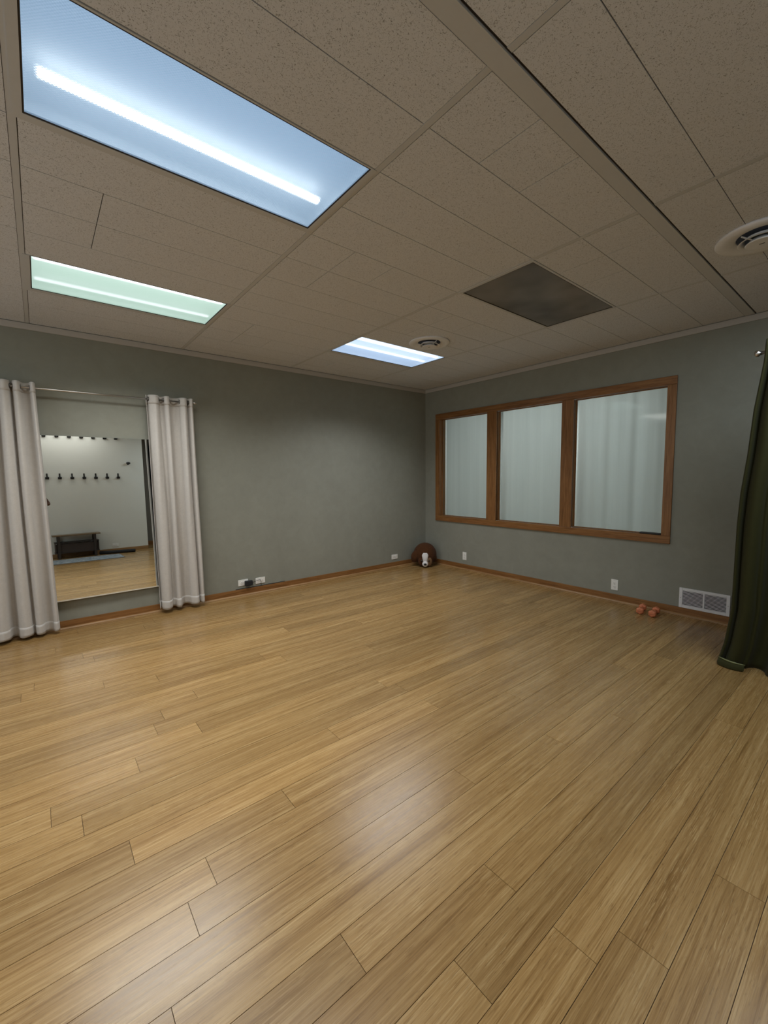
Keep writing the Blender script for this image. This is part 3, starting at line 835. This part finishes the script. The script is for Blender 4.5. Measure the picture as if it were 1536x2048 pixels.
# ------------------------------------------------------------------ things seen in the mirror
def hook(first=[None], label='', x=0, z=0, group=''):
    if first[0] is None:
        t = thing('wall_hook', label, 'hook', (x, YB, z), (0, 0, 0), group)
        part('plate', B(((-.013, .0005, -.035), (.013, .008, .056)), bevel=.002), M['black'], t)
        part('block', B(((-.032, .006, -.062), (.032, .034, -.014)), bevel=.008, seg=3), M['black'], t)
        for s in (-1, 1):
            part('prong', tube(bmesh.new(), [(s * .018, .030, -.040), (s * .022, .048, -.042), (s * .024, .055, -.018)], .009, 10), M['black'], t, True)
        first[0] = t; return t
    t = first[0].copy(); col.objects.link(t); t.location = (x, YB, z); t['label'] = label; t['group'] = group
    for ch in first[0].children:
        c = ch.copy(); col.objects.link(c); c.parent = t
    return t
ordn = ['first', 'second', 'third', 'fourth', 'fifth', 'sixth', 'seventh']
for k in range(7):
    x = -4.493 + (4.493 - 3.270) * k / 6
    hook(label=f'black coat hook in mirror, {ordn[k]} from the left in the middle row', x=x, z=1.663, group='coat hooks in the middle row')
for k in range(7):
    x = -4.499 + (4.499 - 3.272) * k / 6
    hook(label=f'black coat hook at mirror top edge, {ordn[k]} from the left in upper row', x=x, z=2.512, group='coat hooks in the upper row')
t = thing('wall_fixture', 'small black fixture on the white wall, above right of the hooks', 'fixture', (-3.068, YB, 1.934))
part('plate', B(((-.015, .0005, -.03), (.015, .005, .03)), bevel=.002), M['black'], t)
part('cap', ball(bmesh.new(), (0, .055, .008), .042, 20, 14, (1, .9, .62)), M['black'], t, True)
part('arm', tube(bmesh.new(), [(0, .004, -.005), (0, .05, 0)], .009, 10), M['black'], t, True)

def mat_rug():
    t = NT('blue_grey_distressed_rug'); v = t.coords()
    a = t.noise(v, 14, 5, .7, 1.2); b = t.noise(v, 60, 3)
    f = t.math('ADD', t.math('MULTIPLY', a, .7), t.math('MULTIPLY', b, .3))
    c = t.ramp(f, [(.38, (.10, .13, .16)), (.5, (.22, .26, .29)), (.60, (.42, .43, .42))])
    t.princ(c, .95, 0, .1, t.bump(b, .4, .003)); return t.m
rg = thing('rug', 'blue grey patterned rug in front of the bench, in mirror', 'rug', (-4.03, -5.31, 0))
part('pile', B(((-.60, -.33, .0008), (.615, .33, .009)), bevel=.003), mat_rug(), rg)
part('binding', B(((-.605, -.335, .0005), (.62, -.33, .0085)), ((-.605, .33, .0005), (.62, .335, .0085)), ((-.605, -.33, .0005), (-.60, .33, .0085)), ((.615, -.33, .0005), (.62, .33, .0085))), plain('dark_binding', (.08, .09, .10), .9), rg)

M['bench_dark'] = plain('dark_brown_metal', (.030, .022, .018), .5)
M['bench_wood'] = mat_wood('walnut_bench_top', 'X', (.10, .065, .035), (.17, .115, .062), (.24, .165, .09))
M['bench_mesh'] = plain('brown_shelf_panel', (.055, .038, .030), .7)
bn = thing('shoe_bench', 'dark shoe bench with wood seat under the coat hooks, in mirror', 'bench', (-4.10, -5.925, 0))
part('seat', B(((-.40, -.15, .452), (.40, .15, .475)), bevel=.003), M['bench_wood'], bn)
for sx in (-.30, .30):
    for sy in (-.125, .125):
        part('leg', B(((sx - .022, sy - .016, .001), (sx + .022, sy + .016, .4515)), bevel=.002), M['bench_dark'], bn)
for z in (.315, .11):
    part('shelf', B(((-.37, -.145, z), (.37, .145, z + .012)), bevel=.002), M['bench_dark'], bn)
part('side_panel', B(((.352, -.14, .123), (.362, .14, .314))), M['bench_mesh'], bn)
part('side_panel', B(((-.362, -.14, .123), (-.352, .14, .314))), M['bench_mesh'], bn)
part('front_panel', B(((-.350, .105, .123), (.350, .108, .300))), M['bench_mesh'], bn)
rm = thing('rolled_mat', 'long black rolled mat on floor right of the bench, in mirror', 'mat', (-3.415, -5.80, .0355), (0, 0, math.atan2(.22, .66)))
part('roll', tube(bmesh.new(), [(-.33, 0, 0), (-.32, 0, 0), (.32, 0, 0), (.33, 0, 0)], [.028, .035, .035, .028], 24), M['black_rubber'], rm, True)
sp = tube(bmesh.new(), [(.331, .002 * k * math.cos(k), .002 * k * math.sin(k)) for k in range(1, 14)], .001, 6)
part('spiral_end', sp, M['bench_dark'], rm)

# ------------------------------------------------------------------ camera
CAM = Vector((-4.768, -4.809, 1.377))
f_px, pitch, yaw, roll = 844.396, .085, .888, -.010
cp, sp_, cy_, sy_ = math.cos(pitch), math.sin(pitch), math.cos(yaw), math.sin(yaw)
fw = Vector((cp * cy_, cp * sy_, -sp_)); rt = Vector((sy_, -cy_, 0)); up = rt.cross(fw)
r2 = math.cos(roll) * rt + math.sin(roll) * up; u2 = -math.sin(roll) * rt + math.cos(roll) * up
cd = bpy.data.cameras.new('camera'); cam = bpy.data.objects.new('camera', cd); col.objects.link(cam)
cam.matrix_world = Matrix(((r2.x, u2.x, -fw.x, CAM.x), (r2.y, u2.y, -fw.y, CAM.y), (r2.z, u2.z, -fw.z, CAM.z), (0, 0, 0, 1)))
cd.sensor_fit = 'HORIZONTAL'; cd.sensor_width = 36.0; cd.lens = f_px / 1536 * 36.0
cd.clip_start = .003
scn.camera = cam


# ------------------------------------------------------------------ photographer (only an elbow shows, in the mirror)
pr = thing('person', 'person in a brown top whose elbow shows at left edge of mirror', 'person', (-4.846, -5.099, 0), (0, 0, math.radians(-15)))
SK = plain('skin', (.18, .09, .055), .55); TOP = mat_fabric('brown_patterned_top', (.05, .035, .022), 200, .6, .9, .05)
JEANS = mat_fabric('dark_denim', (.02, .024, .035), 600, .2, .9, .05); HAIR = plain('dark_hair', (.012, .009, .007), .6, bump=.5, scale=90)
def skin_mesh(name, verts, edges, radii, root, mat, parent, sub=2):
    me = bpy.data.meshes.new(name); me.from_pydata(verts, edges, []); ob = bpy.data.objects.new(name, me); col.objects.link(ob); ob.parent = parent
    me.materials.append(mat)
    md = ob.modifiers.new('skin', 'SKIN'); md.use_smooth_shade = True; md.branch_smoothing = .3
    for i, v in enumerate(me.skin_vertices[0].data):
        v.radius = radii[i] if isinstance(radii[i], tuple) else (radii[i], radii[i]); v.use_root = (i == root)
    sm = ob.modifiers.new('sub', 'SUBSURF'); sm.levels = 1; sm.render_levels = sub
    return ob
V, Eg, Rd = [], [], []
def jt(p, r, to=None):
    V.append(tuple(p)); Rd.append(r)
    if to is not None: Eg.append((to, len(V) - 1))
    return len(V) - 1
pel = jt((0, 0, .93), (.128, .094)); spn = jt((0, .005, 1.08), (.125, .095), pel); che = jt((0, .0, 1.26), (.145, .105), spn)
nb = jt((0, -.005, 1.405), (.075, .06), che); nk = jt((0, .015, 1.465), .046, nb); hd = jt((0, .035, 1.555), (.074, .090), nk); ht = jt((0, .025, 1.635), (.066, .080), hd)
arms = {}
PM = Matrix.Translation((-4.846, -5.099, 0)) @ Matrix.Rotation(math.radians(-15), 4, 'Z')
PC = CAM - fw * .010 - u2 * .062
def ph_pt(a, b, c): return PM.inverted() @ (PC + r2 * a + fw * b + u2 * c)      # phone frame: right, forward, up
for sx, el in ((1, (.315, .050, 1.100)), (-1, (-.225, .085, 1.085))):
    wr = ph_pt(sx * .058, -.085, -.105)
    sh = jt((sx * .165, -.005, 1.375), .056, nb); m1 = jt(tuple((Vector(V[sh]) + Vector(el)) / 2), .046, sh)
    e = jt(el, .040, m1); m2 = jt(tuple(Vector(el).lerp(wr, .35)), .040, e); w_ = jt(wr, .026, m2)
    pm = jt(ph_pt(sx * .056, -.040, -.060), (.034, .017), w_)
    for q in range(4):                                    # fingers curl round the back of the phone
        zq = -.070 + .019 * q; ln = (.004, .008, .006, .0)[3 - q]
        k1_ = jt(ph_pt(sx * .053, -.012, zq), .0095, pm); k2_ = jt(ph_pt(sx * .050, .009, zq + .002), .0086, k1_); jt(ph_pt(sx * (.031 - ln), .0125, zq + .003), .0076, k2_)
    t1 = jt(ph_pt(sx * .050, -.030, -.028), .012, pm); t2 = jt(ph_pt(sx * .043, -.022, -.004), .011, t1); jt(ph_pt(sx * .028, -.014, .012), .009, t2)
for sx in (-1, 1):
    hp = jt((sx * .088, 0, .86), (.078, .080), pel); kn = jt((sx * .105, .012, .48), .056, hp); cf = jt((sx * .108, -.012, .32), .056, kn); an = jt((sx * .110, -.02, .085), .036, cf)
    ft = jt((sx * .118, .05, .042), (.040, .030), an); jt((sx * .126, .15, .032), (.040, .022), ft)
body = skin_mesh('body', V, Eg, Rd, pel, SK, pr)
tv = [(0, 0, .83), (0, .002, .94), (0, .005, 1.08), (0, 0, 1.26), (0, -.005, 1.41), (.165, -.005, 1.378), (.243, .023, 1.235), (-.165, -.005, 1.378), (-.198, .046, 1.21)]
skin_mesh('top', tv, [(0, 1), (1, 2), (2, 3), (3, 4), (4, 5), (5, 6), (4, 7), (7, 8)], [(.186, .145), (.178, .138), (.150, .116), (.160, .118), (.082, .070), .068, .060, .068, .060], 2, TOP, pr)
for sx in (-1, 1):
    tv = [(sx * .078, 0, .95), (sx * .092, 0, .80), (sx * .106, .012, .48), (sx * .111, -.016, .10)]
    skin_mesh('trouser_leg', tv, [(0, 1), (1, 2), (2, 3)], [(.085, .100), (.092, .100), .072, .060], 0, JEANS, pr)
hb = bmesh.new(); ball(hb, (0, .008, 1.590), .100, 32, 24, (.93, 1.06, 1.06))
bmesh.ops.delete(hb, geom=[v for v in hb.verts if (v.co.y > .040 and v.co.z < 1.632) or (v.co.y > -.02 and v.co.z < 1.575) or v.co.z < 1.50], context='VERTS')
hr = part('hair', hb, HAIR, pr, True)
ball_ = bmesh.new(); ball(ball_, (0, -.100, 1.55), .045, 20, 14, (1, .8, 1.3)); part('hair_bun', ball_, HAIR, pr, True)
for sx in (-1, 1):
    part('eye', ball(bmesh.new(), (sx * .029, .109, 1.572), .0105, 14, 10, (1.2, .6, .62)), M['white_plastic'], pr, True)
    part('pupil', ball(bmesh.new(), (sx * .029, .1135, 1.572), .0048, 12, 8), M['shiny_black'], pr, True)
    part('ear', ball(bmesh.new(), (sx * .082, .025, 1.560), .028, 14, 10, (.35, .6, 1.05)), SK, pr, True)
    part('shoe', ball(bmesh.new(), (sx * .121, .062, .046), .052, 20, 14, (.95, 2.5, .85)), M['black_rubber'], pr, True)
part('nose', ball(bmesh.new(), (0, .126, 1.548), .016, 14, 10, (.85, 1.0, 1.5)), SK, pr, True)
part('mouth', ball(bmesh.new(), (0, .113, 1.508), .020, 14, 10, (1.15, .45, .38)), plain('lips', (.20, .07, .055), .5), pr, True)
ph = thing('phone', 'black phone held up in front of the person in brown top', 'phone', CAM - fw * .010 - u2 * .062)
ph.rotation_euler = Matrix(((r2.x, -fw.x, u2.x), (r2.y, -fw.y, u2.y), (r2.z, -fw.z, u2.z))).to_4x4().to_euler()
part('case', B(((-.037, -.004, -.079), (.037, .004, .079)), bevel=.003), M['black'], ph)
part('screen', B(((-.034, .0041, -.075), (.034, .0046, .075))), M['shiny_black'], ph)


# ------------------------------------------------------------------ world, colour
w = bpy.data.worlds.new('world'); scn.world = w; w.use_nodes = True
w.node_tree.nodes['Background'].inputs[0].default_value = (.02, .02, .02, 1)
vs = scn.view_settings
vs.view_transform = 'Standard'; vs.look = 'None'; vs.gamma = 1; vs.use_curve_mapping = False
vs.exposure = 0.46
scn.cycles.caustics_reflective = False; scn.cycles.caustics_refractive = False
scn.cycles.max_bounces = 10; scn.cycles.diffuse_bounces = 5; scn.cycles.glossy_bounces = 5
scn.cycles.transmission_bounces = 8; scn.cycles.transparent_max_bounces = 8
scn.cycles.use_denoising = True
